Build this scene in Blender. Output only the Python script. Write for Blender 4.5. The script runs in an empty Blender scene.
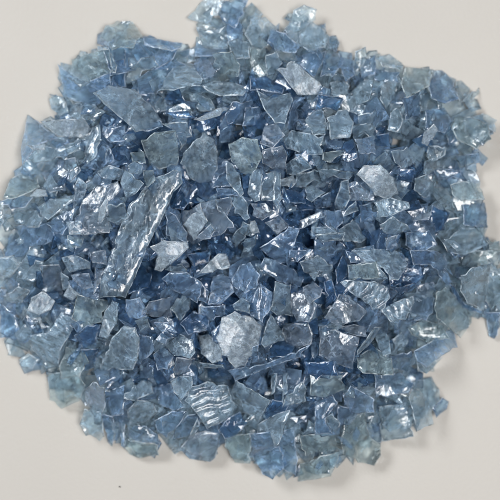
import bpy, math, random
import numpy as np
from mathutils import Vector, noise, geometry

# ---------------------------------------------------------------- scene data
# All positions are millimetres on the table top (x right, y away), measured
# from the middle of the heap.  One flake per line:
#   level in the heap | tone | finish | label | x,y x,y ...
FLAKES = """
0|b|c|small clear mid-blue angular flake left of the greenish upper right flake|37.1,54.2 41.5,52.7 44.6,52.8 44.1,49.6 39.1,49.4 36.9,50.2
0|p|c|small clear pale blue oblong flake lower left of the teal left rim flake|-74.5,14.9 -72.2,14.1 -72.0,8.2 -74.3,5.2 -76.0,10.4
0|d|c|small clear dark blue oblong flake right of the smoky rectangle|-40.3,55.4 -36.8,56.0 -36.5,47.8 -40.3,47.6
0|b|c|clear mid-blue oblong flake right of the long folded white flake|26.4,59.6 30.5,58.9 31.0,51.7 28.0,49.3 26.7,54.9
0|p|c|clear pale blue five-sided flake just lower left of the bright upper rim flake|-6.6,61.1 -3.7,62.4 0.0,61.1 0.0,56.3 -5.1,55.7
0|d|c|clear dark blue five-sided flake just left of the clear box flake|43.2,23.7 47.8,23.2 47.0,17.3 43.9,14.4 42.4,20.1
0|b|c|clear mid-blue oblong flake just lower right of the bright upper rim flake|5.9,64.6 10.4,63.7 14.7,59.6 13.2,57.6 7.4,58.9 5.2,61.3
0|g|c|flat greenish flake with a dark rim on the bottom left rim|-37.2,-56.2 -27.5,-57.5 -27.2,-61.1 -32.8,-62.2 -35.8,-61.1 -38.0,-58.9
0|p|c|clear pale blue four-sided flake just above the streaked flake below the notch|-26.8,61.4 -18.5,61.4 -16.0,56.3 -21.9,53.8
0|g|c|large clear greenish angular flake right of the streaked flake below the notch|-11.1,57.3 -5.1,57.6 -2.9,54.0 -3.3,50.9 -8.8,49.7 -11.0,52.9
0|b|c|large clear mid-blue four-sided flake just below the green-tinted corner flake|-43.4,59.5 -36.2,61.1 -33.5,53.0 -40.6,50.6
0|b|c|large clear mid-blue five-sided flake lower right of the green-tinted corner flake|-36.2,62.4 -29.8,63.8 -21.4,59.6 -24.2,53.1 -32.4,53.6
3|w|f|tiny frosted whitish oblong flake just below the sparkling left flake|-62.6,-19.8 -61.4,-19.7 -59.6,-22.7 -61.2,-23.1
1|p|c|tiny clear pale blue oblong flake just upper right of the smoky rectangle|-45.1,60.3 -41.6,59.4 -40.7,58.2 -44.6,58.4
3|p|c|tiny clear pale blue sliver just above the clear grey bottom flake|-17.8,-54.7 -15.4,-49.1 -14.7,-51.5 -16.6,-54.7
3|w|f|tiny frosted whitish oblong flake just lower right of the spiked left flake|-64.7,30.5 -59.9,31.1 -59.9,29.2 -63.1,29.0
1|p|c|tiny clear pale blue sliver just right of the smoky rectangle|-41.1,58.2 -38.7,53.8 -39.0,51.4 -40.5,51.5
4|w|f|tiny frosted whitish four-sided flake upper left of the central blue flake|0.0,8.2 1.4,8.5 2.8,5.0 0.0,5.0
4|p|c|tiny clear pale blue sliver above the spiky bottom flake|6.1,-35.9 7.9,-35.9 7.2,-41.1 6.1,-42.3
2|b|c|tiny clear mid-blue oblong flake just below the bright-rimmed bottom flake|11.6,-49.4 16.7,-48.7 16.8,-51.0 13.8,-51.3
3|w|f|tiny frosted whitish five-sided flake just right of the teal left rim flake|-64.9,15.5 -62.6,18.0 -59.8,17.6 -59.3,15.7 -62.5,15.4
2|p|c|tiny clear pale blue four-sided flake upper right of the crooked teal shard|29.1,40.7 32.1,43.0 33.9,42.2 32.6,39.2
3|p|c|tiny clear pale blue five-sided flake just lower left of the bright-rimmed left flake|-55.3,-6.5 -53.0,-7.9 -52.6,-10.8 -54.9,-11.9 -55.3,-8.7
2|b|c|tiny clear mid-blue four-sided flake just upper right of the lumpy white oval|-11.0,-23.5 -8.5,-21.3 -8.6,-26.4 -10.7,-26.4
1|p|c|tiny clear pale blue four-sided flake just right of the teal jutting flake|68.4,37.2 73.0,37.3 72.3,34.3 70.0,33.9
4|p|c|tiny clear pale blue sliver just upper left of the bright-rimmed bottom flake|9.3,-35.9 11.1,-35.8 10.8,-41.1 9.4,-44.1
3|b|c|tiny clear mid-blue oblong flake just lower right of the biggest white flake|0.7,-27.8 2.5,-27.1 2.5,-32.2 0.0,-33.0
2|p|c|tiny clear pale blue sliver right of the light blue upper right flake|63.1,44.5 68.6,48.8 68.9,47.0 64.5,43.0
2|p|c|tiny clear pale blue oblong flake just lower left of the light blue upper right flake|50.2,45.7 52.8,46.6 52.1,41.8 49.7,40.2
4|w|f|thin upright white splinter standing left of the long pale strip|-43.7,8.2 -43.0,11.5 -40.9,14.7 -40.1,14.0 -41.5,9.3 -43.0,7.5
2|p|c|tiny clear pale blue five-sided flake lower left of the milky green square|-34.8,24.0 -33.0,25.4 -30.7,24.3 -31.4,21.4 -34.4,21.8
1|g|c|tiny clear greenish four-sided flake just left of the milky green square|-34.5,28.0 -30.8,28.6 -30.0,25.0 -33.7,25.4
1|d|c|tiny clear dark blue sliver just above the curved grey bar|12.1,13.5 14.9,13.8 20.6,12.1 14.2,11.4
1|g|c|tiny clear greenish four-sided flake upper right of the tall right rim flake|69.2,3.0 73.0,3.0 75.2,0.0 70.5,0.0
1|p|c|tiny clear pale blue four-sided flake right of the big pale upper left flake|-28.3,42.8 -25.5,46.0 -24.3,41.3 -27.5,40.5
3|p|c|tiny clear pale blue oblong flake just lower right of the clear leaf flake|26.3,11.4 30.6,14.2 31.4,11.4 27.0,9.6
1|b|c|tiny clear mid-blue sliver just upper left of the flat greenish rim flake|-39.2,-50.3 -36.9,-50.2 -37.3,-58.9 -38.4,-58.1
3|b|c|tiny clear mid-blue four-sided flake just lower right of the smooth wide flake|-14.2,-9.2 -11.7,-12.1 -12.4,-15.3 -14.9,-14.6
1|g|c|tiny clear greenish four-sided flake just above the bright-rimmed left flake|-52.7,4.3 -48.1,3.6 -48.8,0.7 -52.2,0.7
1|g|c|tiny clear greenish five-sided flake below the milky green square|-30.7,22.9 -27.8,22.8 -27.1,20.0 -29.2,17.8 -30.3,20.0
2|p|c|tiny clear pale blue five-sided flake right of the glinting left edge flake|-65.2,-5.9 -62.8,-2.9 -60.4,-3.6 -60.8,-6.5 -64.4,-7.3
1|b|c|tiny clear mid-blue five-sided flake lower right of the pale oblong rim flake|23.1,63.3 25.7,64.1 26.8,61.9 25.7,58.8 23.0,60.2
4|w|f|small opaque white lump just above the centre|8.9,20.6 12.8,22.1 13.5,19.6 12.1,18.1 9.2,18.5
3|p|c|tiny clear pale blue oblong flake just lower right of the white pointed flake|-24.8,-5.7 -22.7,-4.3 -19.9,-3.9 -18.1,-5.7 -18.4,-6.7 -22.7,-6.4
4|w|f|tiny frosted whitish four-sided flake right of the sparkling left flake|-54.9,-13.4 -52.6,-10.1 -49.2,-12.6 -51.9,-14.8
2|b|c|tiny clear mid-blue four-sided flake left of the smooth dark flake|-27.2,-25.8 -25.0,-22.9 -21.4,-24.3 -24.3,-27.2
2|p|c|tiny clear pale blue four-sided flake upper right of the hooked pale flake|-32.9,-20.1 -29.3,-18.6 -28.6,-22.2 -31.6,-23.7
2|y|c|tiny clear grey-blue four-sided flake just upper right of the clear rounded-end flake|38.7,3.6 42.4,4.3 43.1,0.7 39.4,0.0
2|b|c|tiny clear mid-blue oblong flake left of the smooth dark flake|-28.6,-20.7 -23.5,-20.7 -20.7,-23.5 -25.0,-23.6
1|b|c|tiny clear mid-blue oblong flake lower left of the grainy green flake|-10.0,18.1 -5.0,17.8 -3.5,15.6 -9.2,15.3
2|y|c|tiny clear grey-blue oblong flake lower right of the bright-rimmed left flake|-45.1,-5.0 -42.1,-5.4 -42.8,-9.3 -44.7,-12.9
3|w|f|tiny frosted whitish oblong flake left of the teal jutting flake|50.4,34.1 53.2,36.5 54.7,35.0 52.0,30.5 50.0,31.2
4|p|c|tiny clear pale blue oblong flake just lower right of the curved grey bar|17.7,6.7 23.4,6.7 24.5,5.0 21.3,4.3 17.7,5.0
1|d|c|tiny clear dark blue sliver just upper right of the broad lower right flake|57.7,-9.5 60.2,-11.0 63.7,-15.9 69.2,-18.2 68.5,-19.0 63.0,-17.0
1|d|c|tiny clear dark blue sliver left of the slim white sliver|-25.3,40.6 -18.1,40.6 -15.9,38.3 -21.7,38.3
2|b|c|tiny clear mid-blue four-sided flake just lower right of the central blue flake|11.3,0.0 17.7,0.0 13.5,-3.5 11.3,-2.1
3|y|c|tiny clear grey-blue oblong flake just lower right of the white diamond chip|-14.9,4.3 -11.3,7.4 -9.9,5.7 -11.3,3.2 -16.3,2.8
2|p|f|small frosted pale blue four-sided flake lower right of the pale left triangle|-52.8,8.0 -49.0,8.6 -48.1,4.3 -51.9,4.3
1|b|c|small clear mid-blue four-sided flake just above the crooked teal shard|21.6,33.1 27.3,31.6 26.5,29.4 22.2,29.4
3|p|c|small clear pale blue five-sided flake above the biggest white flake|-5.0,-15.6 -2.1,-13.5 0.0,-14.9 0.0,-17.8 -4.3,-17.0
3|p|c|small clear pale blue five-sided flake upper left of the broad bottom right flake|21.8,-48.8 24.0,-47.3 26.3,-50.5 25.7,-54.4 23.4,-52.0
3|g|c|small bright teal shard with a crooked tail under the ridged oblong flake|20.8,27.9 27.2,29.0 27.9,27.9 25.0,26.8 22.9,25.0 20.7,25.7
3|p|c|small clear pale blue sliver just below the lumpy white oval|-16.5,-32.3 -7.9,-33.0 -7.2,-34.5 -15.8,-34.5
1|p|c|small clear pale blue five-sided flake lower left of the streaked lower left flake|-68.9,-32.8 -66.0,-30.8 -62.6,-32.6 -64.7,-35.3 -67.8,-35.0
5|p|c|narrow pale bar slanting right of the square grey flake|31.0,-30.3 31.0,-28.9 36.1,-22.4 38.4,-22.5 34.0,-28.2
2|p|c|small clear pale blue oblong flake above the crooked teal shard|21.7,36.8 28.2,36.9 27.7,33.5 22.3,34.6
2|b|c|small clear mid-blue five-sided flake lower right of the folded crystal flake|-11.0,18.1 -8.9,22.1 -7.1,22.8 -5.0,18.5 -7.1,18.5
1|b|c|small clear mid-blue four-sided flake below the teal jutting flake|61.2,28.0 67.7,29.0 68.5,26.1 62.9,25.1
1|b|c|small clear mid-blue oblong flake just above the clear grey bottom flake|-14.7,-50.7 -9.5,-51.4 -8.8,-54.2 -13.3,-53.5 -17.0,-54.7
2|b|c|small clear mid-blue oblong flake just lower right of the clear kite flake|12.7,43.4 14.1,39.7 13.6,35.2 10.8,35.1 11.5,40.3
3|p|c|small clear pale blue sliver just left of the pale fan segment|18.4,4.3 24.9,5.0 27.0,5.0 26.3,2.8 20.6,2.1
2|b|c|small clear mid-blue five-sided flake just right of the farthest lower right flake|53.8,-46.8 57.4,-44.0 59.6,-45.5 58.9,-47.7 55.5,-49.9
3|w|f|slim bright white sliver lying slanted above the centre, left of the outlined triangle|-16.2,37.5 -12.3,39.7 -8.0,41.6 -5.1,41.1 -8.7,38.9 -13.7,37.1
2|d|c|small clear dark blue oblong flake lower right of the clear rounded-end flake|40.4,-10.8 47.8,-9.4 49.5,-11.6 43.4,-13.0
4|y|c|narrow curved grey bar just right of the centre|14.2,8.5 20.6,11.4 21.3,9.6 15.6,6.4 14.2,6.0
3|p|f|small frosted pale blue five-sided flake right of the slanting pale bar|41.6,-26.3 44.6,-24.1 46.6,-26.4 45.6,-30.2 42.5,-29.3
2|b|c|small clear mid-blue four-sided flake just left of the clear leaf flake|18.5,14.2 23.5,17.1 24.2,12.8 19.2,12.1
1|p|c|small clear pale blue five-sided flake just upper right of the teal left rim flake|-67.4,28.3 -63.0,25.2 -62.0,22.1 -65.2,21.9 -67.3,23.8
2|d|f|small frosted dark blue five-sided flake above the rocky white flake|36.1,33.9 40.5,34.0 41.1,30.3 38.1,29.5 36.0,30.9
2|y|c|small clear grey-blue five-sided flake below the clear box flake|45.4,11.2 50.1,12.3 52.4,10.9 51.6,8.7 47.0,8.3
3|p|c|small clear pale blue five-sided flake above the clear box flake|52.4,30.6 57.6,30.4 57.2,27.9 54.0,25.9 51.6,27.3
1|y|c|small clear grey-blue four-sided flake just right of the bright-rimmed left flake|-48.1,-0.7 -42.1,0.0 -41.4,-4.3 -45.8,-3.6
1|p|c|small clear pale blue oblong flake above the farthest lower right flake|48.8,-32.6 57.4,-32.0 52.1,-36.5 49.7,-35.6
2|b|c|small clear mid-blue oblong flake just lower right of the folded crystal flake|-9.3,27.1 -6.4,25.7 -7.1,22.8 -9.3,21.3 -10.7,18.5 -11.4,18.8
2|b|c|small clear mid-blue four-sided flake just upper right of the pale fan segment|31.4,12.8 35.0,13.6 35.7,8.6 32.1,7.8
2|y|c|small clear grey-blue oblong flake just upper left of the slanting pale bar|25.8,-22.2 30.2,-21.6 33.9,-22.4 34.0,-25.3 28.7,-24.4
1|d|c|small clear dark blue oblong flake left of the ribbed shell flake|21.3,-9.2 23.5,-8.5 25.0,-13.6 22.1,-17.1
2|p|c|small clear pale blue oblong flake left of the greenish upper right flake|31.3,58.9 34.3,60.4 34.6,57.3 31.8,51.7 30.3,52.5
4|p|c|small clear pale blue five-sided flake lower right of the small white lump|16.0,18.1 18.1,19.2 22.0,16.7 17.8,13.8 16.3,14.9
3|p|f|small frosted pale blue angular flake just right of the slanting pale bar|36.6,-25.4 39.2,-23.2 40.8,-26.2 40.9,-30.0 38.6,-30.6 37.4,-28.4
3|y|c|small clear grey-blue five-sided flake upper right of the white diamond chip|-9.9,14.2 -5.3,15.3 -5.0,12.8 -6.7,9.2 -9.2,11.4
1|b|c|small clear mid-blue oblong flake just upper left of the green-grey right flake|54.0,24.1 62.1,23.6 62.9,21.1 55.6,20.9
2|b|c|small clear mid-blue five-sided flake upper right of the milky green square|-23.8,36.8 -21.0,38.7 -18.0,36.8 -18.7,33.8 -22.3,33.4
2|p|f|small frosted pale blue five-sided flake lower right of the bright upper rim flake|4.4,56.5 7.7,57.7 9.5,54.9 7.3,51.7 5.1,51.0
4|p|c|small clear pale blue oblong flake upper right of the white drop flake|-5.3,3.5 -2.1,8.2 0.0,7.1 -1.4,3.5 -4.2,0.7
3|y|c|small clear grey-blue five-sided flake just below the bright-rimmed left flake|-52.2,-7.2 -46.5,-6.8 -45.1,-10.7 -48.1,-11.5 -51.0,-9.0
2|p|c|small clear pale blue oblong flake upper right of the pale left triangle|-50.8,18.1 -49.4,21.1 -47.0,18.8 -48.4,14.4 -51.3,11.6
2|d|c|small clear dark blue oblong flake upper left of the ribbed shell flake|24.6,-5.7 27.0,-1.4 28.5,-3.6 27.8,-7.8 24.9,-10.0
1|d|c|small clear dark blue four-sided flake just lower right of the clear rounded-end flake|39.4,-4.3 44.7,-6.5 44.1,-9.4 40.4,-10.8
1|p|c|small clear pale blue oblong flake just upper right of the teal jutting flake|65.6,39.3 69.3,40.6 73.8,38.8 73.0,35.0 70.0,36.5
2|p|c|small clear pale blue five-sided flake lower left of the greenish upper right flake|40.9,40.1 43.2,41.7 44.4,37.9 42.7,34.0 39.8,34.8
2|p|c|small clear pale blue four-sided flake upper right of the crooked teal shard|28.9,36.1 34.0,36.9 36.1,33.2 30.2,32.4
1|b|c|small clear mid-blue four-sided flake left of the greenish upper right flake|32.7,56.5 37.2,57.7 37.0,51.8 33.2,50.9
2|y|c|small clear grey-blue four-sided flake just above the central blue flake|4.3,7.8 8.5,9.9 11.3,7.1 7.8,4.3
1|b|c|small clear mid-blue four-sided flake just left of the teal jutting flake|57.1,36.6 61.2,37.6 62.8,32.5 58.8,30.9
4|p|f|small frosted pale blue five-sided flake just right of the small white lump|13.5,22.1 18.5,23.2 18.9,20.7 16.4,18.1 13.2,18.5
1|d|c|small clear dark blue five-sided flake just right of the crooked teal shard|27.3,31.6 30.2,31.6 30.8,26.5 27.9,25.0 26.5,26.5
1|p|f|small frosted pale blue five-sided flake right of the long folded white flake|23.5,49.2 27.3,50.1 29.4,48.5 28.5,45.3 24.1,44.5
3|p|s|small ribbed pale blue five-sided flake above the white splinter|-44.0,22.4 -40.4,24.5 -35.9,23.0 -38.0,20.1 -42.5,20.5
3|y|c|small clear grey-blue five-sided flake lower left of the lumpy white oval|-22.3,-34.5 -21.1,-30.8 -16.5,-31.6 -17.3,-35.3 -21.6,-36.0
1|p|c|small clear pale blue angular flake lower left of the upper left fan flake|-60.0,45.1 -57.7,46.2 -54.5,43.8 -53.6,40.7 -56.4,39.7 -59.2,42.1
1|p|c|small clear pale blue angular flake just right of the light blue upper right flake|61.5,50.3 63.4,50.7 66.0,48.4 65.0,44.6 62.2,43.7 60.9,46.8
1|d|f|small frosted dark blue four-sided flake just left of the white drop flake|-18.4,-1.4 -11.3,0.0 -12.0,-3.5 -16.3,-5.0
2|b|c|small clear mid-blue five-sided flake just left of the clear kite flake|-1.4,41.0 2.9,41.7 3.6,40.2 1.4,36.5 -2.2,35.8
1|p|c|small clear pale blue oblong flake upper left of the greenish upper right flake|37.2,57.3 41.7,58.5 45.5,55.9 44.6,53.6 39.3,54.2
3|p|c|small clear pale blue sliver just below the crooked teal shard|18.2,23.5 23.5,23.5 30.7,22.5 28.5,20.3 22.8,21.0
1|b|c|small clear mid-blue oblong flake just below the teal left rim flake|-69.8,15.6 -62.6,16.9 -62.2,17.7 -65.6,12.5 -69.7,11.9 -73.0,14.1
4|p|c|small clear pale blue sliver just lower left of the small white lump|7.1,22.8 8.9,22.1 9.2,14.9 8.2,10.6 6.7,13.5 6.7,18.5
4|p|c|small clear pale blue five-sided flake just upper left of the smooth dark flake|-23.1,-17.1 -21.3,-14.2 -17.4,-14.2 -17.8,-17.4 -20.3,-20.7
1|b|c|small clear mid-blue oblong flake just right of the low left table flake|-43.6,-48.1 -40.3,-49.1 -39.6,-51.9 -41.4,-58.9 -42.5,-57.4 -43.4,-52.0
1|y|c|small clear grey-blue five-sided flake upper left of the central blue flake|0.0,13.5 4.3,13.5 7.1,10.6 3.5,8.5 0.7,9.9
4|y|f|small frosted grey-blue angular flake right of the upright oblong flake|15.3,-10.7 18.5,-9.2 21.0,-11.4 20.3,-13.5 17.1,-15.6 15.3,-12.8
1|b|c|pointed blue tail hanging out at the right frame edge|69.6,-18.6 74.0,-18.5 73.8,-25.3 73.0,-26.5 71.5,-25.7
2|b|c|small clear mid-blue five-sided flake right of the hooked pale flake|-28.0,-30.2 -25.1,-27.9 -22.2,-30.8 -23.7,-34.5 -26.6,-34.6
1|g|c|small clear greenish five-sided flake upper right of the tall right rim flake|64.3,0.0 74.4,0.0 71.9,-2.2 70.1,-4.4 66.3,-3.7
1|d|c|small clear dark blue five-sided flake just below the small white lump|9.2,17.8 15.6,17.1 16.0,13.5 10.6,13.5 9.2,14.9
3|p|c|small clear pale blue angular flake right of the white diamond chip|-5.3,13.5 -2.8,16.3 -0.7,13.5 0.0,9.2 -1.4,8.5 -4.6,10.6
2|p|c|small clear pale blue oblong flake left of the sparkling left flake|-74.2,-14.1 -67.6,-10.7 -63.6,-11.7 -66.9,-15.4 -71.8,-15.5
3|b|c|small clear mid-blue five-sided flake just upper right of the smooth dark flake|-14.2,-16.3 -7.1,-15.6 -7.1,-18.5 -10.7,-20.6 -14.2,-18.5
2|p|c|small clear pale blue oblong flake just upper left of the slim white sliver|-18.6,46.4 -15.3,46.0 -11.6,44.3 -10.1,41.6 -11.2,40.5 -14.5,40.5 -16.7,42.9
4|p|f|pale rounded flake with a bright rim, left of the long strip foot|-54.5,-2.2 -51.1,-1.4 -46.2,-3.6 -46.5,-5.4 -52.6,-6.5 -53.7,-4.3
4|p|s|small ribbed pale blue oblong flake just above the streaked rounded flake|-36.5,-41.7 -31.9,-38.4 -29.0,-39.1 -28.3,-42.2 -33.6,-43.8 -36.6,-43.1
2|b|c|small clear mid-blue sliver just lower right of the big pale upper left flake|-35.3,34.6 -34.6,37.5 -26.0,37.5 -25.2,35.6 -29.4,34.1 -33.8,34.5
1|d|c|small clear dark blue five-sided flake lower right of the long folded white flake|19.7,45.2 27.8,44.6 25.4,40.7 21.8,41.4 18.8,40.6
2|p|c|small clear pale blue five-sided flake upper right of the milky green square|-25.2,36.0 -18.0,36.4 -16.5,32.7 -20.4,29.0 -21.2,33.8
2|p|c|small clear pale blue five-sided flake left of the greenish upper right flake|30.1,46.9 33.9,50.1 36.1,49.4 35.1,43.8 31.3,42.2
1|d|c|small clear dark blue oblong flake just above the spiky bottom flake|3.7,-48.9 6.5,-43.4 11.6,-44.1 10.2,-47.9 4.4,-49.7
3|p|c|small clear pale blue angular flake just upper right of the small white lump|10.3,24.9 14.6,27.5 17.1,25.0 17.8,23.5 13.5,21.7 10.7,22.1
2|p|f|small frosted pale blue angular flake left of the greenish upper right flake|38.2,47.8 41.4,50.3 43.7,49.6 42.6,44.8 39.4,41.6 37.7,43.9
4|p|c|clear leaf-shaped flake standing right of the centre|24.9,14.2 26.4,19.9 28.5,20.3 29.2,15.0 27.4,11.4 24.9,12.1
1|b|c|small clear mid-blue angular flake just upper right of the streaked flake below the notch|-15.6,57.1 -12.6,56.6 -9.9,52.1 -10.6,50.5 -13.9,49.9 -17.0,54.7
3|y|c|small clear grey-blue five-sided flake just right of the clear leaf flake|28.5,19.2 30.6,20.0 35.7,15.7 35.7,14.3 29.2,14.2
5|p|f|small frosted pale blue angular flake upper left of the large ribbed flake|-23.1,-38.3 -20.9,-36.8 -16.6,-36.4 -16.6,-39.0 -20.0,-43.7 -22.1,-41.4
3|p|c|small clear pale blue oblong flake just left of the small white lump|3.2,17.7 4.3,22.0 6.8,22.8 7.1,17.0 6.4,14.2 3.2,14.2
1|d|c|clear dark blue four-sided flake left of the hooked pale flake|-49.5,-29.1 -43.6,-28.3 -45.5,-34.5 -49.3,-36.1
2|b|c|clear mid-blue oblong flake just upper right of the ridged oblong flake|13.7,38.2 21.7,37.6 21.6,33.1 13.6,35.2
2|b|c|clear mid-blue four-sided flake right of the crooked teal shard|29.8,31.6 36.1,33.2 35.9,27.3 30.8,27.2
1|b|c|clear mid-blue four-sided flake upper left of the broad bottom right flake|25.4,-45.1 33.0,-47.0 29.4,-51.4 25.6,-51.3
1|b|c|clear mid-blue five-sided flake lower left of the big pale upper left flake|-42.9,36.4 -36.1,36.1 -36.0,31.7 -40.5,31.1 -42.9,33.4
4|p|s|ribbed pale blue angular flake above the clear rounded-end flake|37.2,7.2 40.9,9.7 45.4,7.2 46.2,5.8 41.6,3.9 38.7,5.0
4|w|f|frosted white drop-shaped flake just below left of the centre|-15.2,-7.1 -9.2,-1.1 -7.1,-1.1 -5.7,-5.0 -10.6,-6.4
2|b|c|clear mid-blue five-sided flake just right of the curved grey bar|21.3,11.4 26.3,11.7 27.0,8.5 24.2,5.0 21.3,7.1
4|p|c|clear angled flake with a bright upper rim, bottom middle|9.4,-45.6 10.1,-42.6 15.1,-38.0 16.5,-40.3 16.2,-44.0 13.0,-44.8
2|p|c|clear pale blue oblong flake above the big pale upper left flake|-36.6,50.5 -34.6,53.7 -31.8,56.2 -28.1,56.3 -26.6,53.5 -31.6,52.6 -33.3,49.8 -36.2,49.0
3|p|c|clear pale blue five-sided flake just right of the white splinter|-40.8,12.9 -35.7,13.6 -34.9,9.3 -37.8,7.1 -41.1,8.6
3|p|f|frosted pale blue five-sided flake upper right of the white splinter|-35.9,23.0 -30.3,18.9 -32.8,16.1 -35.7,15.0 -37.3,19.3
4|w|f|sparkling whitish rough flake on the left side below the middle|-63.6,-13.9 -60.4,-12.0 -56.9,-14.9 -58.2,-17.4 -61.4,-19.0 -64.5,-17.6
2|b|c|clear mid-blue five-sided flake just right of the hooked pale flake|-32.0,-24.4 -27.9,-24.7 -27.3,-28.7 -31.8,-33.3 -32.5,-31.1
2|p|c|clear pale blue sliver lower left of the big pale upper left flake|-48.1,28.4 -46.0,35.8 -43.7,36.4 -43.6,31.2 -45.0,26.8 -47.5,24.7
2|p|c|clear pale blue oblong flake below the grainy green flake|0.0,21.3 2.1,23.8 3.6,22.7 2.8,14.2 1.4,13.8 -0.7,16.3
3|p|c|clear pale blue sliver just lower left of the grainy green flake|-7.1,26.4 -5.0,24.9 -2.8,21.3 -1.8,16.3 -2.8,15.3 -5.0,17.8 -6.8,20.6
3|b|f|frosted mid-blue angular flake right of the frosted bar|-35.7,-14.3 -31.4,-13.5 -29.3,-17.1 -30.8,-20.0 -34.4,-19.3 -35.8,-17.2
4|p|c|clear box-like flake with bright edges right of the rocky white flake|47.4,20.6 50.9,21.8 54.0,19.7 54.0,15.7 50.9,15.3 47.4,17.4
1|b|c|clear mid-blue sliver upper right of the streaked flake below the notch|-22.3,58.8 -16.4,59.9 -7.4,59.7 -6.6,57.7 -12.6,57.0 -19.3,57.2
2|d|f|frosted dark blue five-sided flake lower left of the frosted bar|-50.8,-24.7 -46.9,-21.7 -43.2,-21.6 -45.0,-26.8 -48.8,-29.1
1|y|c|clear grey-blue angular flake above the pale left triangle|-62.9,23.7 -58.9,23.6 -54.0,21.2 -53.9,17.5 -58.6,16.8 -60.3,20.6
2|p|f|glinting pale flake cut by the left frame edge, halfway down|-74.2,-2.2 -69.3,-1.5 -67.6,-4.4 -70.9,-8.1 -74.2,-8.9 -75.0,-4.5
3|b|c|clear mid-blue four-sided flake just left of the clear rounded-end flake|27.4,0.0 35.7,1.4 35.7,-3.2 28.9,-3.6
1|p|c|clear pale blue five-sided flake upper right of the crooked teal shard|31.5,39.1 36.4,40.8 37.7,37.7 36.1,33.2 31.7,33.9
1|b|c|clear mid-blue angular flake above the white splinter|-42.8,31.2 -40.5,29.6 -39.6,26.0 -44.1,23.1 -47.1,23.9 -45.8,27.6
1|y|f|frosted grey-blue five-sided flake below the clear kite flake|4.3,35.8 7.9,36.5 10.0,32.9 6.4,29.2 2.9,30.7
2|b|c|clear mid-blue five-sided flake lower right of the slanting pale bar|41.0,-30.7 47.2,-29.5 48.8,-32.6 46.6,-36.2 41.0,-34.4
1|y|c|clear grey-blue five-sided flake above the pale left triangle|-56.6,26.5 -51.1,27.0 -49.4,23.3 -52.4,19.7 -56.4,22.0
1|d|c|clear dark blue five-sided flake below the clear box flake|53.2,13.1 58.8,11.0 57.1,5.9 54.0,5.1 51.6,8.7
2|d|c|clear dark blue oblong flake lower left of the square grey flake|15.7,-32.2 23.7,-31.6 25.2,-36.0 16.5,-35.8
2|b|c|clear mid-blue oblong flake just above the flat greenish rim flake|-36.3,-52.6 -31.0,-52.0 -27.4,-54.7 -26.7,-57.1 -33.5,-57.3 -36.4,-55.4
1|b|c|clear mid-blue angular flake upper right of the long folded white flake|22.2,58.6 26.0,58.4 27.4,54.9 24.3,50.8 20.6,50.7 21.4,55.4
1|b|c|clear mid-blue sliver upper left of the streaked flake below the notch|-31.7,63.7 -20.1,61.5 -20.5,59.6 -23.0,58.4 -28.3,59.5 -31.2,60.6
1|b|c|clear mid-blue angular flake just lower right of the pale left triangle|-59.4,7.7 -54.4,10.9 -50.6,12.3 -51.3,8.7 -54.2,4.3 -57.4,5.1
3|p|f|frosted pale blue angular flake upper left of the clear box flake|40.6,28.4 45.4,29.9 48.9,28.2 48.1,25.3 43.9,23.4 41.7,25.1
1|d|c|clear dark blue five-sided flake lower left of the white pointed flake|-34.5,-7.8 -31.3,-4.6 -28.4,-7.1 -29.2,-10.7 -35.0,-12.8
1|b|c|clear mid-blue five-sided flake just lower right of the green-tinted corner flake|-37.0,59.9 -32.7,61.0 -29.6,57.1 -32.5,55.4 -36.7,52.1
3|p|c|clear pale blue oblong flake just lower left of the clear rounded-end flake|28.5,-5.1 32.0,-3.4 36.6,-4.3 39.4,-8.0 37.4,-9.8
3|d|c|dark navy angular flake at the bottom, right of the large ribbed flake|-9.2,-52.6 -6.6,-49.0 -2.9,-47.4 -0.7,-50.6 -4.4,-54.6 -7.4,-55.4
2|b|c|clear mid-blue oblong flake just upper left of the clear grey bottom flake|-21.4,-51.6 -18.3,-48.4 -14.6,-47.5 -14.7,-50.7 -17.8,-54.7 -23.0,-56.4
3|b|c|clear mid-blue five-sided flake upper left of the streaked rounded flake|-42.0,-45.0 -41.2,-41.2 -36.5,-39.4 -36.8,-47.8 -40.6,-48.7
3|y|c|clear grey-blue angular flake lower left of the smooth wide flake|-30.7,-17.5 -28.5,-14.6 -22.4,-13.5 -23.1,-17.1 -22.4,-19.2 -27.9,-19.3
2|p|c|clear pale blue angular flake just upper right of the ridged oblong flake|17.0,39.0 21.1,41.8 22.0,37.6 21.6,33.1 18.0,33.0 15.9,37.5
1|b|c|clear mid-blue four-sided flake just below the greenish upper right flake|44.1,44.1 50.2,46.5 50.4,39.5 45.2,37.9
3|g|c|clear greenish four-sided flake just left of the clear rounded-end flake|28.1,-4.3 35.7,-3.2 36.6,-7.9 28.5,-8.6
2|b|c|clear mid-blue oblong flake just left of the white diamond chip|-24.2,11.4 -21.3,9.9 -18.1,5.0 -18.4,2.1 -24.1,4.3
1|d|c|clear dark blue oblong flake just upper left of the clear kite flake|0.0,50.1 4.4,50.9 10.1,47.8 9.4,45.5 2.2,46.3 0.0,46.2
2|p|f|frosted pale blue rounded flake lower left of the pale left triangle|-70.4,9.6 -68.0,11.5 -63.2,11.8 -59.9,9.5 -61.0,6.6 -65.4,6.6 -69.5,7.4
5|p|f|frosted triangular flake right of the biggest white flake|3.2,-27.1 6.0,-18.5 10.3,-25.3 10.3,-26.4 4.3,-28.2
1|p|c|clear pale blue angular flake lower left of the wedge at the top edge|-16.0,66.3 -10.4,65.3 -6.6,62.6 -6.6,59.6 -9.6,59.5 -14.1,61.0
4|p|s|pale fan segment with a bright curved edge, right of the centre|25.2,5.7 29.9,8.9 31.4,7.8 33.9,3.2 32.1,2.1 26.7,2.5
4|p|f|narrow frosted bar standing upright below the long strip|-42.3,-17.9 -40.0,-14.7 -37.9,-15.4 -38.4,-20.8 -41.2,-25.7 -43.7,-24.9
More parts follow.
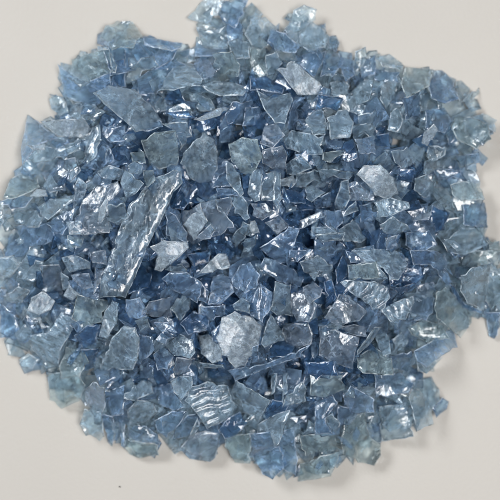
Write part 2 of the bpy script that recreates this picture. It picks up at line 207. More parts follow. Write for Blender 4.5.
1|b|c|clear mid-blue five-sided flake just upper right of the long folded white flake|13.2,57.6 22.2,58.2 21.4,55.4 18.7,50.6 13.9,54.1
2|y|c|clear grey-blue angular flake upper left of the small white lump|3.6,28.5 9.3,30.0 10.7,27.1 10.3,23.5 6.4,23.5 3.6,24.9
3|b|c|clear mid-blue angular flake upper right of the streaked rounded flake|-28.3,-40.6 -23.1,-39.1 -21.8,-42.1 -19.0,-45.2 -21.9,-46.8 -27.0,-45.2
4|p|s|ribbed pale blue angular flake lower right of the rocky white flake|35.7,13.6 40.2,15.1 45.4,13.7 45.8,11.9 40.2,9.7 36.5,9.3
2|d|c|smooth dark blue four-sided flake below left of the centre|-20.3,-21.4 -16.4,-17.8 -12.1,-19.9 -11.8,-23.5 -17.8,-24.6
1|b|c|clear mid-blue five-sided flake upper right of the clear rounded-end flake|45.4,5.0 51.6,5.8 53.9,1.5 48.4,-1.4 45.4,1.4
4|w|f|lumpy whitish oval flake left of the biggest white flake|-15.3,-25.3 -12.1,-24.6 -8.2,-27.5 -8.2,-31.5 -10.8,-32.6 -14.3,-30.1
3|b|c|clear mid-blue angular flake right of the streaked rounded flake|-27.9,-49.9 -22.7,-46.8 -18.3,-46.8 -20.6,-50.8 -24.4,-55.2 -27.3,-53.1
1|g|c|clear greenish five-sided flake below the bright upper rim flake|0.0,59.5 4.4,59.7 5.9,54.1 3.6,50.1 0.0,51.6
4|w|f|speckled white diamond-shaped chip left of the centre|-19.5,7.4 -14.2,13.5 -12.1,8.2 -16.3,2.8
4|p|c|clear pale blue angular flake lower left of the smooth dark flake|-24.7,-27.6 -20.3,-24.3 -16.4,-25.7 -15.7,-29.3 -17.2,-31.2 -21.9,-30.5
4|p|s|ribbed pale blue angular flake lower right of the ribbed shell flake|37.5,-17.3 42.7,-14.9 47.3,-13.5 47.7,-15.3 45.2,-20.4 40.6,-20.7
3|p|c|pale blue triangle pointing down among the flakes on the left side|-62.4,12.5 -58.5,15.0 -50.7,15.9 -51.4,13.8 -55.2,10.9 -58.3,8.7 -61.1,10.2
1|b|c|clear mid-blue five-sided flake lower left of the sparkling left flake|-74.2,-15.6 -69.4,-18.5 -68.0,-23.6 -71.3,-26.0 -74.5,-26.1
4|p|c|pale spiky flake pointing down at the bottom middle|2.2,-51.3 7.3,-48.0 11.6,-46.3 10.5,-49.4 8.1,-56.6 7.0,-57.1 5.9,-53.6 2.2,-53.7
2|p|c|clear pale blue sliver upper right of the slim white sliver|-14.3,47.9 -11.0,49.4 -4.4,48.7 0.0,47.4 -2.2,44.8 -8.7,44.6 -11.7,45.9
1|p|c|pale blue flake lying half on the bare table at the lower left rim|-50.3,-51.4 -48.8,-46.9 -43.6,-47.7 -43.2,-55.1 -44.7,-56.8 -47.7,-54.4
4|p|s|pale streaked rounded flake in the lower left of the heap|-36.0,-47.0 -32.9,-43.8 -28.4,-44.5 -27.4,-47.6 -30.2,-50.8 -34.0,-51.7 -36.1,-49.4
4|p|f|frosted pale blue rounded flake right of the slanting blue bar|14.2,-3.5 19.2,-1.4 23.8,-4.3 24.2,-5.7 23.1,-7.5 19.9,-6.0 18.8,-9.2 15.6,-6.4
2|p|c|pale oblong flake sticking up from the upper rim onto the bare table|11.5,66.9 13.0,71.1 16.0,72.7 19.8,71.5 19.4,68.5 15.9,65.6 11.1,63.7 10.0,64.9
2|y|c|clear grey-blue angular flake above the low left table flake|-48.6,-41.5 -45.7,-38.3 -41.9,-39.7 -42.0,-45.0 -43.6,-48.1 -48.4,-46.1
1|b|c|clear mid-blue four-sided flake just below the green-grey right flake|62.8,13.3 70.1,14.2 70.4,6.7 62.8,7.4
1|b|c|clear mid-blue five-sided flake just right of the slim white sliver|-5.1,42.6 0.0,43.2 1.4,36.5 -6.5,36.7 -7.2,38.9
2|g|c|light teal flake at the left rim below the spiked one|-71.8,15.6 -70.8,20.9 -68.0,22.7 -62.7,21.0 -61.8,18.4 -66.6,15.9 -69.8,14.8
2|g|f|rounded green-grey flake near the right rim|58.8,19.1 62.9,20.3 68.5,20.1 69.3,14.9 62.0,14.4 59.6,16.2
2|b|c|clear mid-blue five-sided flake just upper left of the pointed bottom flake|0.0,-53.8 5.9,-52.8 8.1,-57.4 4.4,-60.0 0.0,-61.8
1|d|c|deep royal blue flake in the gap under the folded crystal flake|-20.0,22.8 -15.6,18.5 -14.9,17.1 -19.2,11.7 -23.4,12.1 -21.3,16.3 -19.6,19.2
1|p|c|clear pale blue oblong flake just right of the tall right rim flake|69.6,-14.8 70.3,-6.6 74.9,-5.9 74.9,-14.8 71.9,-17.8
2|p|c|clear pale blue oblong flake below the upper left fan flake|-54.5,43.0 -50.9,43.5 -45.3,42.1 -41.8,40.0 -45.3,37.2 -51.6,38.0 -53.6,39.9
2|y|c|clear grey-blue angular flake just above the sparkling left flake|-61.2,-4.4 -55.6,-4.3 -54.1,-7.9 -55.7,-13.0 -58.8,-13.4 -60.8,-10.2
2|b|c|clear mid-blue angular flake above the broad bottom right flake|26.9,-42.1 29.0,-39.1 35.9,-43.2 36.1,-47.1 30.8,-47.6 27.7,-45.2
3|g|c|large clear greenish angular flake lower left of the broad lower right flake|46.5,-22.7 51.5,-20.6 57.1,-22.2 58.8,-26.1 52.6,-27.4 47.8,-25.0
2|b|c|large clear mid-blue rounded flake lower right of the bright-rimmed bottom flake|18.6,-51.0 18.8,-44.1 23.9,-42.0 25.4,-44.3 21.8,-48.8 24.2,-53.6 19.0,-53.8
4|b|f|large frosted mid-blue rounded flake just below the white drop flake|-10.6,-7.8 -8.2,-6.7 -5.7,-8.5 -4.6,-12.1 -8.5,-15.6 -12.1,-15.6 -11.4,-10.6
2|w|f|large frosted whitish oblong flake right of the spiked left flake|-60.3,37.2 -49.2,38.6 -46.0,35.8 -49.1,33.0 -56.1,33.2 -59.0,35.6
2|b|c|large clear mid-blue five-sided flake left of the teal jutting flake|51.3,41.0 57.5,42.0 60.4,38.3 57.1,34.4 50.9,34.9
1|p|c|large clear pale blue rounded flake left of the wedge at the top edge|-18.6,69.3 -14.9,73.8 -12.7,75.3 -7.5,74.9 -9.7,69.8 -12.6,67.3 -17.5,68.6
2|p|c|large clear pale blue sliver just lower right of the spiked left flake|-61.9,30.8 -56.3,29.8 -49.0,32.2 -49.3,29.2 -55.0,27.2 -63.0,25.2 -65.4,26.8
3|b|s|large ribbed mid-blue angular flake just left of the upright oblong flake|0.0,-14.2 2.8,-9.2 6.4,-12.1 5.7,-17.0 3.6,-20.6 0.0,-18.5
4|b|c|large clear mid-blue sliver just below the frosted triangle|-6.3,-34.8 4.9,-32.7 16.5,-27.7 18.0,-26.8 14.6,-31.1 7.7,-33.2 -4.0,-37.8
3|y|c|large clear grey-blue angular flake just right of the upright oblong flake|11.7,-12.8 15.3,-11.4 19.2,-15.7 17.1,-20.7 13.5,-20.6 12.1,-17.8
1|p|f|large frosted pale blue rounded flake just lower right of the pale oblong rim flake|14.8,64.3 18.6,67.7 22.4,65.6 23.8,63.3 22.3,60.1 17.7,58.3 14.7,60.4
1|g|c|large clear greenish five-sided flake just below the navy angular flake|-7.4,-55.4 0.0,-53.8 0.0,-63.3 -4.5,-63.4 -7.4,-58.6
3|b|s|large ribbed mid-blue rounded flake lower right of the white drop flake|-5.3,-8.5 -2.8,-4.3 0.0,-3.5 2.8,-7.1 2.1,-10.6 -1.4,-12.4 -5.0,-10.6
3|p|f|large frosted pale blue angular flake above the crooked teal shard|22.1,38.0 25.4,40.3 28.3,40.7 30.0,36.9 28.8,32.4 23.0,31.6
1|b|c|wide blue wedge at the very top edge of the heap, cut by the frame|-8.6,74.5 0.0,75.3 -1.9,69.8 -4.4,65.6 -8.1,67.7 -9.7,70.6
2|p|f|bright pale frosted flake beside the wedge on the upper rim|0.0,68.2 4.5,68.9 7.8,66.2 5.9,62.2 4.1,59.7 0.7,59.9 -1.5,63.3
2|g|c|large clear greenish oblong flake just above the flat teal bottom flake|14.6,-54.1 25.0,-54.4 26.3,-59.3 16.2,-60.5 15.1,-58.1
2|g|c|large clear greenish angular flake just below the slanting pale bar|31.1,-31.1 36.3,-28.3 41.0,-31.5 41.1,-35.9 32.6,-35.5 31.1,-34.0
3|y|c|large clear grey-blue rounded flake just right of the frosted triangle|10.3,-21.3 16.7,-21.0 18.2,-24.2 17.5,-27.1 14.3,-28.5 10.7,-27.8 9.3,-23.5
1|g|c|large clear greenish angular flake above the green lower left flake|-56.0,-33.9 -54.1,-28.5 -48.8,-29.1 -46.8,-32.9 -50.1,-36.8 -55.5,-37.7
5|p|c|upright oblong pale flake hanging below the slanting blue bar|5.7,-17.0 7.1,-8.9 11.7,-10.3 12.1,-17.0 12.4,-19.2 7.8,-18.8
2|b|c|large clear mid-blue angular flake upper left of the tall right rim flake|45.4,0.0 57.0,-0.7 57.7,-4.4 56.2,-9.5 52.2,-4.4 46.8,-4.3
1|b|c|large clear mid-blue rounded flake lower left of the pale left triangle|-69.5,7.0 -61.4,7.3 -59.4,7.7 -57.4,5.1 -56.5,2.9 -60.4,1.5 -66.0,0.7 -67.7,3.7
2|b|c|large clear mid-blue oblong flake just upper right of the pointed bottom flake|8.1,-53.5 13.1,-51.7 14.0,-61.3 13.4,-66.2 9.7,-64.6
3|g|c|large clear greenish five-sided flake right of the bright-rimmed bottom flake|17.2,-35.8 26.7,-36.1 27.6,-40.6 21.7,-42.6 17.3,-41.8
1|b|c|blue pointed flake reaching onto the table at the bottom middle|0.7,-61.0 4.4,-58.4 9.6,-58.1 11.1,-63.0 6.7,-67.8 3.7,-66.3
1|g|c|wide greenish flat flake on the upper right rim|46.2,54.4 54.4,53.7 52.6,48.1 45.6,44.1 44.4,48.8
5|b|c|long pale blue bar slanting just below the central blue flake|2.8,-5.0 4.3,-2.1 7.8,-3.2 15.3,-6.7 15.6,-8.5 14.6,-10.7 7.8,-8.9
4|w|f|glossy white pointed flake under the diamond chip, beside the long strip|-17.6,0.6 -17.9,2.3 -24.7,2.8 -28.4,0.9 -26.4,-1.4 -27.6,-5.7 -25.6,-6.2 -19.9,-1.7
3|p|c|clear kite-shaped flake with bright edges below the long folded white flake|2.2,46.1 5.4,44.4 11.6,45.6 12.4,43.4 10.0,36.2 7.2,36.2 4.3,40.2
2|b|c|large clear mid-blue angular flake above the lone square flake|36.4,-36.4 44.2,-36.1 48.1,-39.3 46.5,-42.0 41.0,-42.5 36.6,-43.2
3|p|s|oblong clear flake with pressed ridges, upper right of the centre|9.3,32.9 12.2,34.8 20.8,32.3 20.7,27.2 15.7,27.5 10.7,29.6
1|g|c|teal-blue oblong flake lying flat at the bottom rim, right of the middle|14.8,-63.7 20.7,-60.7 26.3,-59.3 26.0,-62.4 23.9,-67.1 14.5,-69.3
2|b|c|large clear mid-blue rounded flake left of the broad lower right flake|46.0,-20.4 47.3,-14.6 49.4,-10.2 53.9,-9.5 54.8,-11.7 53.7,-18.4 51.5,-20.6
1|g|c|large clear greenish five-sided flake just left of the frosted bar|-50.3,-12.9 -40.8,-15.0 -43.2,-20.9 -48.4,-22.4 -51.3,-19.5
3|b|c|smooth wide blue flake lying under the white drop flake|-25.6,-8.5 -23.1,-6.4 -18.1,-6.4 -14.2,-9.2 -14.2,-12.8 -15.3,-15.3 -21.3,-12.1 -24.2,-11.0
4|b|c|large angular blue flake with bright edges at the very centre|2.8,0.7 6.7,3.2 11.0,6.7 14.2,6.0 12.4,0.7 10.6,-3.5 8.5,-3.9 5.0,-1.4
2|b|c|large light blue flake right of the greenish one on the upper right rim|53.7,53.7 57.4,53.7 60.4,50.7 61.5,44.5 56.8,42.8 53.0,44.2 52.3,49.7
2|b|s|large ribbed mid-blue oblong flake lower left of the broad lower right flake|47.9,-29.5 52.6,-27.4 61.0,-23.1 61.9,-29.1 55.1,-32.0 51.3,-34.2 48.5,-32.5
1|g|c|big teal flake jutting out at the far upper right of the heap|60.8,39.4 65.2,39.3 70.0,37.2 71.2,32.8 66.9,29.7 61.2,32.4 59.5,36.7
1|b|c|large clear mid-blue oblong flake just left of the streaked flake below the notch|-26.6,53.9 -22.6,56.4 -18.5,54.4 -24.2,49.1 -27.7,45.9 -32.4,45.5 -33.0,49.8 -30.2,52.2
4|y|c|large clear grey-blue angular flake lower left of the ribbed shell flake|21.4,-19.6 25.7,-12.8 28.6,-13.2 34.2,-18.0 31.6,-20.5 25.0,-21.8
2|b|c|pointed blue flake with a sharp spike at the upper left rim|-66.7,40.6 -63.3,38.4 -56.5,32.9 -61.9,30.8 -63.1,29.0 -66.5,24.5 -67.5,29.8
3|w|f|long folded whitish flake lying slanted at the upper right of centre|7.7,52.1 12.1,54.8 14.6,53.8 17.9,50.5 22.7,47.6 23.0,45.7 13.8,45.3 11.6,47.8
2|p|c|large clear pale blue angular flake above the tall right rim flake|56.3,2.2 62.0,6.6 69.3,6.7 69.9,1.5 62.6,-1.5 57.8,-0.7
1|y|c|clear grey flake resting on the table at the bottom rim|-20.8,-58.8 -17.8,-54.7 -14.0,-53.5 -8.8,-53.8 -10.4,-61.8 -11.9,-63.0 -17.9,-61.9
2|p|s|tall pale streaked flake leaning below the notch in the upper rim|-27.0,46.7 -24.6,50.7 -21.1,56.0 -17.0,55.1 -13.9,49.9 -14.6,47.5 -21.9,46.4
1|g|c|flat smoky rectangle of pale plastic at the upper left edge of the heap|-52.9,56.6 -41.1,58.6 -40.5,52.3 -47.6,49.4 -53.1,52.7
4|p|c|large clear pale blue five-sided flake upper right of the navy angular flake|-4.3,-37.8 5.8,-43.5 2.3,-50.4 -4.1,-46.7 -5.5,-42.0
1|g|c|rounded green-tinted frosted flake topping the upper left corner of the heap|-44.3,63.3 -42.8,66.7 -40.6,67.0 -39.7,68.4 -36.9,68.0 -35.2,68.3 -33.9,66.2 -31.9,63.3 -33.6,61.6 -34.1,58.9 -37.7,59.4 -40.4,58.4 -41.6,61.1
3|g|f|rounded grainy green-grey flake right of the folded crystal flake|-6.1,30.4 -2.1,32.2 2.1,31.4 3.6,26.3 1.4,22.8 -0.7,21.3 -2.8,22.8 -5.3,25.7
4|w|f|big rocky whitish flake, the brightest on the right side|30.3,21.4 32.2,23.9 37.2,24.3 40.9,20.8 43.2,16.2 40.2,14.7 35.7,15.7
5|p|s|finely ribbed light flake shaped like a shell, lower right of the centre|26.0,-9.3 27.5,-8.6 35.9,-9.0 39.6,-10.8 40.4,-13.7 38.3,-18.1 35.3,-17.3 30.8,-13.6
4|p|f|large clear flake with a rounded bright end above the ribbed shell flake|29.0,0.0 35.7,0.3 42.5,-0.3 45.8,-4.0 42.4,-8.6 39.7,-8.6 38.1,-5.2 32.8,-3.4
1|p|c|square pale flake lying alone on the table at the lower right|38.3,-46.4 45.7,-45.3 47.7,-47.3 48.4,-55.2 39.5,-57.0 38.6,-51.9
1|g|c|green-tinted rounded flake hanging out over the table at lower left|-60.1,-36.8 -51.5,-36.1 -48.5,-40.0 -50.6,-44.7 -56.3,-47.3 -59.6,-44.7
3|g|f|squarish milky green flake above the long strip|-31.2,31.5 -27.3,33.4 -21.2,34.2 -20.7,26.4 -21.4,24.6 -26.4,23.2 -29.3,25.0 -30.4,28.6
2|p|c|tall pale clear flake at the right rim, above the broad lower right flake|60.6,-7.3 63.9,-5.1 70.2,-3.7 69.9,-9.6 69.5,-17.8 63.7,-15.5 61.0,-11.8
1|p|c|pale many-cornered flake farthest out on the table at lower right|46.8,-43.5 48.9,-38.9 54.4,-38.0 56.6,-41.7 56.6,-44.7 53.8,-46.8 54.4,-51.4 48.8,-53.3 47.8,-48.1
1|b|s|fan-shaped blue flake with fine ribs just under the smoky rectangle, upper left|-57.0,55.2 -53.9,52.8 -47.9,49.0 -41.2,51.6 -40.6,46.8 -44.6,42.8 -51.7,44.0 -55.7,46.1 -56.2,51.4
2|g|c|broad clear green-tinted flake over the table at the lower right rim|53.6,-16.9 54.1,-12.4 57.1,-11.0 62.9,-16.3 67.0,-18.6 66.3,-21.6 62.6,-26.1 57.9,-22.3 54.6,-19.9
4|y|c|large square grey flake with rough face, lower right of the centre|20.0,-22.1 22.1,-21.8 31.3,-25.2 31.0,-27.4 29.6,-34.3 24.4,-32.7 20.0,-30.4
3|p|s|large pale streaked flake slanting over the lower left rim|-65.7,-25.5 -59.3,-24.2 -55.1,-18.1 -50.6,-21.0 -53.2,-25.5 -55.7,-29.3 -56.5,-34.7 -60.7,-33.3 -64.4,-29.6
3|p|f|large frosted crystal-like flake with a fold across it, above the centre|-20.0,25.0 -19.0,27.9 -13.6,33.8 -10.4,31.9 -9.3,27.9 -9.6,23.5 -12.8,18.1 -17.8,21.4
4|p|f|large pale flake with a hooked bottom edge at lower left|-35.9,-21.5 -32.6,-22.2 -31.6,-25.1 -32.5,-31.8 -34.1,-34.8 -38.7,-35.0 -44.8,-36.0 -43.0,-32.1 -39.7,-25.3
1|g|c|broad greenish flake spreading onto the table at the bottom right|26.6,-56.1 27.8,-49.8 33.8,-47.8 35.6,-55.7 38.7,-57.4 38.8,-61.1 36.9,-64.1 32.0,-63.0 27.4,-60.1
2|y|c|large clear grey-blue rounded flake just upper left of the white splinter|-43.9,18.0 -38.0,19.7 -37.2,17.2 -40.1,13.6 -40.8,8.6 -40.4,5.0 -47.4,4.3 -51.2,5.8 -49.8,9.4 -47.6,14.4
4|p|s|large ribbed flake with a bright worn face, bottom middle left|-18.9,-43.7 -17.4,-39.8 -12.3,-38.2 -6.5,-39.7 -4.4,-45.1 -5.1,-48.2 -8.8,-50.6 -12.5,-52.2 -15.4,-47.5
3|p|f|large pale frosted flake, the biggest in the upper left part of the heap|-44.5,44.5 -40.4,47.4 -33.5,46.6 -29.0,42.7 -25.7,37.5 -26.5,35.4 -33.0,33.9 -37.6,38.2 -41.3,41.3
2|y|c|large clear grey-blue rounded flake just right of the white diamond chip|-14.2,13.5 -9.9,14.2 -5.0,7.8 -4.6,6.4 -8.5,4.3 -16.3,1.8 -18.4,2.8 -21.3,9.9 -19.2,11.4
4|w|f|biggest frosted white flake, below the centre of the heap|-9.7,-25.1 -8.0,-19.3 -4.3,-17.6 0.6,-19.3 3.4,-22.2 2.3,-28.0 -1.4,-33.3 -4.3,-33.9 -8.0,-30.0
2|p|c|longest flake of all, a pale clear strip slanting down left of centre|-28.5,20.5 -22.2,22.8 -20.0,22.2 -19.6,19.1 -22.2,16.5 -28.7,2.8 -35.7,-13.4 -43.5,-13.7 -42.8,-8.6 -40.5,-2.3 -37.9,5.1 -34.8,12.8
"""
# foot of the heap on the table
FOOT = [(-19.5, 73.5), (-10.5, 74.4), (-3.0, 75.9), (3.6, 72.6), (7.5, 69.0), (12.6, 72.6), (18.6, 71.4), (24.0, 65.4), (28.5, 60.0), (34.5, 60.0), (42.6, 58.5), (48.0, 55.2), (57.0, 54.0), (63.0, 50.4), (69.6, 47.4), (70.8, 41.4), (72.0, 36.0), (70.8, 30.0), (70.2, 21.0), (71.1, 4.5), (75.0, 3.0), (81.0, -3.0), (81.0, -24.0), (72.0, -27.0), (68.4, -20.4), (61.5, -25.5), (54.0, -37.5), (59.4, -45.0), (57.0, -51.0), (49.5, -54.6), (40.5, -57.0), (36.0, -62.4), (27.0, -66.0), (16.5, -70.2), (6.0, -68.4), (-1.5, -63.6), (-12.0, -63.6), (-21.0, -61.5), (-30.0, -62.4), (-39.0, -58.5), (-45.0, -56.4), (-50.4, -53.4), (-51.0, -46.5), (-58.5, -46.5), (-63.0, -40.5), (-69.6, -34.5), (-75.0, -28.5), (-79.5, -15.0), (-79.5, 3.0), (-75.0, 15.0), (-71.4, 24.0), (-67.5, 30.0), (-66.6, 39.6), (-61.5, 39.6), (-60.0, 45.0), (-57.0, 55.5), (-46.5, 60.6), (-43.5, 67.5), (-37.5, 69.6), (-31.5, 63.6), (-21.0, 61.5), (-16.5, 63.0), (-15.0, 67.5)]

MM = 0.001
rng = random.Random(7)
sc = bpy.context.scene
col = sc.collection

# ---------------------------------------------------------------- materials
def nodes_of(m):
    m.use_nodes = True
    nt = m.node_tree
    nt.nodes.clear()
    return nt, nt.nodes, nt.links

TONES = {  # colour one face lets through; the dark tone also holds painted depth shade
    'p': (0.87, 0.96, 1.0), 'b': (0.755, 0.90, 1.0), 'd': (0.53, 0.74, 0.94),
    'y': (0.79, 0.905, 0.975), 'g': (0.88, 0.965, 0.985), 'w': (0.90, 0.965, 1.0)}

def flake_material(name, tone, finish):
    m = bpy.data.materials.new(name)
    nt, N, L = nodes_of(m)
    out = N.new('ShaderNodeOutputMaterial')
    info = N.new('ShaderNodeObjectInfo')
    tc = N.new('ShaderNodeTexCoord')
    # tiny shift of hue and value from one flake to the next
    hsv = N.new('ShaderNodeHueSaturation')
    hsv.inputs['Color'].default_value = (*TONES[tone], 1)
    mr = N.new('ShaderNodeMapRange')
    mr.inputs['To Min'].default_value = 0.78
    mr.inputs['To Max'].default_value = 1.22
    L.new(info.outputs['Random'], mr.inputs['Value'])
    L.new(mr.outputs[0], hsv.inputs['Saturation'])
    # every flake was torn in its own direction
    ang = N.new('ShaderNodeMath'); ang.operation = 'MULTIPLY'; ang.inputs[1].default_value = 37.0
    L.new(info.outputs['Random'], ang.inputs[0])
    turn = N.new('ShaderNodeVectorRotate'); turn.rotation_type = 'Z_AXIS'
    L.new(tc.outputs['Object'], turn.inputs['Vector']); L.new(ang.outputs[0], turn.inputs['Angle'])
    drag = N.new('ShaderNodeMapping'); drag.inputs['Scale'].default_value = ((1.7, 0.38, 1.0) if finish != 'f' else (1.2, 0.75, 1.0))
    L.new(turn.outputs[0], drag.inputs['Vector'])
    # fine scuffs
    n1 = N.new('ShaderNodeTexNoise'); n1.inputs['Scale'].default_value = 900
    n1.inputs['Detail'].default_value = 5; n1.inputs['Roughness'].default_value = 0.65
    L.new(tc.outputs['Object'], n1.inputs['Vector'])
    n2 = N.new('ShaderNodeTexNoise'); n2.inputs['Scale'].default_value = 240
    n2.inputs['Detail'].default_value = 3
    L.new(tc.outputs['Object'], n2.inputs['Vector'])
    height = N.new('ShaderNodeMath'); height.operation = 'MULTIPLY_ADD'
    L.new(n1.outputs['Fac'], height.inputs[0])
    height.inputs[1].default_value = {'c': 0.14, 'f': 0.30, 's': 0.2}[finish]
    L.new(n2.outputs['Fac'], height.inputs[2])
    hsock = height.outputs[0]
    if finish == 's':        # moulded ribs
        w = N.new('ShaderNodeTexWave'); w.inputs['Scale'].default_value = 150
        w.inputs['Distortion'].default_value = 5.0; w.inputs['Detail'].default_value = 2
        mp = N.new('ShaderNodeMapping'); mp.inputs['Rotation'].default_value = (0, 0, 0.6)
        L.new(turn.outputs[0], mp.inputs['Vector']); L.new(mp.outputs[0], w.inputs['Vector'])
        ad = N.new('ShaderNodeMath'); ad.operation = 'MULTIPLY_ADD'
        L.new(w.outputs['Fac'], ad.inputs[0]); ad.inputs[1].default_value = 0.5
        L.new(hsock, ad.inputs[2]); hsock = ad.outputs[0]
    bump = N.new('ShaderNodeBump'); bump.inputs['Distance'].default_value = 0.00055
    bump.inputs['Strength'].default_value = 0.75
    L.new(hsock, bump.inputs['Height'])
    clear = N.new('ShaderNodeBsdfPrincipled')
    clear.inputs['IOR'].default_value = 1.57
    clear.inputs['Transmission Weight'].default_value = 1.0
    clear.inputs['Roughness'].default_value = {'c': 0.05, 'f': 0.17, 's': 0.07}[finish]
    L.new(hsv.outputs[0], clear.inputs['Base Color'])
    L.new(bump.outputs[0], clear.inputs['Normal'])
    # scuffed, crazed skin: milky, patchy; on white flakes also painted sheen
    milky = N.new('ShaderNodeBsdfPrincipled')
    milky.inputs['Base Color'].default_value = MILK[tone]
    milky.inputs['Roughness'].default_value = 0.22
    L.new(bump.outputs[0], milky.inputs['Normal'])
    trl = N.new('ShaderNodeBsdfTranslucent'); trl.inputs['Color'].default_value = MILK[tone]
    mk = N.new('ShaderNodeMixShader'); mk.inputs[0].default_value = 0.35
    L.new(milky.outputs[0], mk.inputs[1]); L.new(trl.outputs[0], mk.inputs[2])
    scuff = N.new('ShaderNodeTexNoise'); scuff.inputs['Scale'].default_value = {'c': 420, 'f': 750, 's': 600}[finish]
    scuff.inputs['Detail'].default_value = 6; scuff.inputs['Roughness'].default_value = 0.7
    L.new(drag.outputs[0], scuff.inputs['Vector'])
    lo, hi, a, b = {'c': (0.42, 0.70, 0.05, 0.27), 'f': (0.42, 0.72, 0.05, 0.40),
                    's': (0.42, 0.66, 0.06, 0.36)}[finish]
    if tone == 'w': a, b = 0.14, 0.60  # extra milk paints the bright reflections seen on clear flakes
    if tone in 'bd': b *= 0.8
    fr = N.new('ShaderNodeMapRange')
    fr.inputs['From Min'].default_value = lo; fr.inputs['From Max'].default_value = hi
    fr.inputs['To Min'].default_value = a; fr.inputs['To Max'].default_value = b
    L.new(scuff.outputs['Fac'], fr.inputs['Value'])
    # fine white scratches left by the shredder
    vor = N.new('ShaderNodeTexVoronoi'); vor.feature = 'DISTANCE_TO_EDGE'
    vor.inputs['Scale'].default_value = 330
    wp = N.new('ShaderNodeVectorMath'); wp.operation = 'MULTIPLY_ADD'
    wp.inputs[1].default_value = (0.004, 0.004, 0.004)
    L.new(scuff.outputs['Color'], wp.inputs[0]); L.new(tc.outputs['Object'], wp.inputs[2])
    L.new(wp.outputs[0], vor.inputs['Vector'])
    sc1 = N.new('ShaderNodeMapRange')
    sc1.inputs['From Min'].default_value = 0.0; sc1.inputs['From Max'].default_value = 0.055
    sc1.inputs['To Min'].default_value = {'c': 0.35, 'f': 0.5, 's': 0.45}[finish]; sc1.inputs['To Max'].default_value = 0.0
    L.new(vor.outputs['Distance'], sc1.inputs['Value'])
    gate = N.new('ShaderNodeMapRange')
    gate.inputs['From Min'].default_value = 0.48; gate.inputs['From Max'].default_value = 0.60
    L.new(n2.outputs['Fac'], gate.inputs['Value'])
    gm = N.new('ShaderNodeMath'); gm.operation = 'MULTIPLY'
    L.new(sc1.outputs[0], gm.inputs[0]); L.new(gate.outputs[0], gm.inputs[1])
    fa = N.new('ShaderNodeMath'); fa.operation = 'ADD'; fa.use_clamp = True
    L.new(fr.outputs[0], fa.inputs[0]); L.new(gm.outputs[0], fa.inputs[1])
    mix = N.new('ShaderNodeMixShader')
    L.new(fa.outputs[0], mix.inputs[0])
    L.new(clear.outputs[0], mix.inputs[1]); L.new(mk.outputs[0], mix.inputs[2])
    L.new(mix.outputs[0], out.inputs['Surface'])
    return m

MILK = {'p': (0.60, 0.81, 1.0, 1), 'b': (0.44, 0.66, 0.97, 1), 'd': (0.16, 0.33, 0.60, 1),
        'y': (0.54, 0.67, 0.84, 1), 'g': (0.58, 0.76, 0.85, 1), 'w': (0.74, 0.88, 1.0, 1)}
TN = {'p': 'pale', 'b': 'blue', 'd': 'deep', 'y': 'grey', 'g': 'greenish', 'w': 'white'}
FN = {'c': 'clear', 'f': 'frosted', 's': 'ribbed'}
def edge_material(tone):
    m = bpy.data.materials.new('cut_edge_' + TN[tone])
    nt, N, L = nodes_of(m)
    out = N.new('ShaderNodeOutputMaterial')
    a = N.new('ShaderNodeBsdfPrincipled')
    a.inputs['Base Color'].default_value = [0.5 * v + 0.42 for v in MILK[tone][:3]] + [1]
    a.inputs['Roughness'].default_value = 0.25
    b = N.new('ShaderNodeBsdfPrincipled')
    b.inputs['Base Color'].default_value = (*TONES[tone], 1)
    b.inputs['Transmission Weight'].default_value = 1; b.inputs['Roughness'].default_value = 0.12
    b.inputs['IOR'].default_value = 1.42
    tc = N.new('ShaderNodeTexCoord'); n = N.new('ShaderNodeTexNoise'); n.inputs['Scale'].default_value = 500
    L.new(tc.outputs['Object'], n.inputs['Vector'])
    mr = N.new('ShaderNodeMapRange'); mr.inputs['From Min'].default_value = 0.4; mr.inputs['From Max'].default_value = 0.6
    mr.inputs['To Max'].default_value = 0.5
    L.new(n.outputs['Fac'], mr.inputs['Value'])
    mx = N.new('ShaderNodeMixShader'); L.new(mr.outputs[0], mx.inputs[0])
    L.new(b.outputs[0], mx.inputs[1]); L.new(a.outputs[0], mx.inputs[2])
    L.new(mx.outputs[0], out.inputs['Surface'])
    return m
EDGES = {}
def edge_mat(t):
    if t not in EDGES: EDGES[t] = edge_material(t)
    return EDGES[t]
MATS = {}
def mat(t, f):
    if (t, f) not in MATS:
        MATS[t, f] = flake_material('%s_%s_plastic' % (TN[t], FN[f]), t, f)
    return MATS[t, f]

# ---------------------------------------------------------------- heap relief
CELL, HALF = 0.4, 100.0                     # mm
NG = int(2 * HALF / CELL)
top = np.zeros((NG, NG))                    # height of whatever lies there, mm
ax = (np.arange(NG) + 0.5) * CELL - HALF
GX, GY = np.meshgrid(ax, ax)                # [row=y, col=x]

def inside(poly, X, Y):
    r = np.zeros(X.shape, bool)
    n = len(poly)
    for i in range(n):
        x1, y1 = poly[i]; x2, y2 = poly[(i + 1) % n]
        if y1 == y2: continue
        c = (y1 > Y) != (y2 > Y)
        r ^= c & (X < (x2 - x1) * (Y - y1) / (y2 - y1) + x1)
    return r

def edge_dist(poly, X, Y):
    d = np.full(X.shape, 1e9)
    n = len(poly)
    for i in range(n):
        x1, y1 = poly[i]; x2, y2 = poly[(i + 1) % n]
        ex, ey = x2 - x1, y2 - y1
        t = np.clip(((X - x1) * ex + (Y - y1) * ey) / (ex * ex + ey * ey + 1e-9), 0, 1)
        d = np.minimum(d, np.hypot(X - x1 - t * ex, Y - y1 - t * ey))
    return d

foot_in = inside(FOOT, GX, GY)
foot_d = np.where(foot_in, edge_dist(FOOT, GX, GY), 0)
dome = PEAK = 20.0
target = np.where(foot_in, PEAK * (1 - np.exp(-(foot_d / 23.0) ** 1.45)), 0)

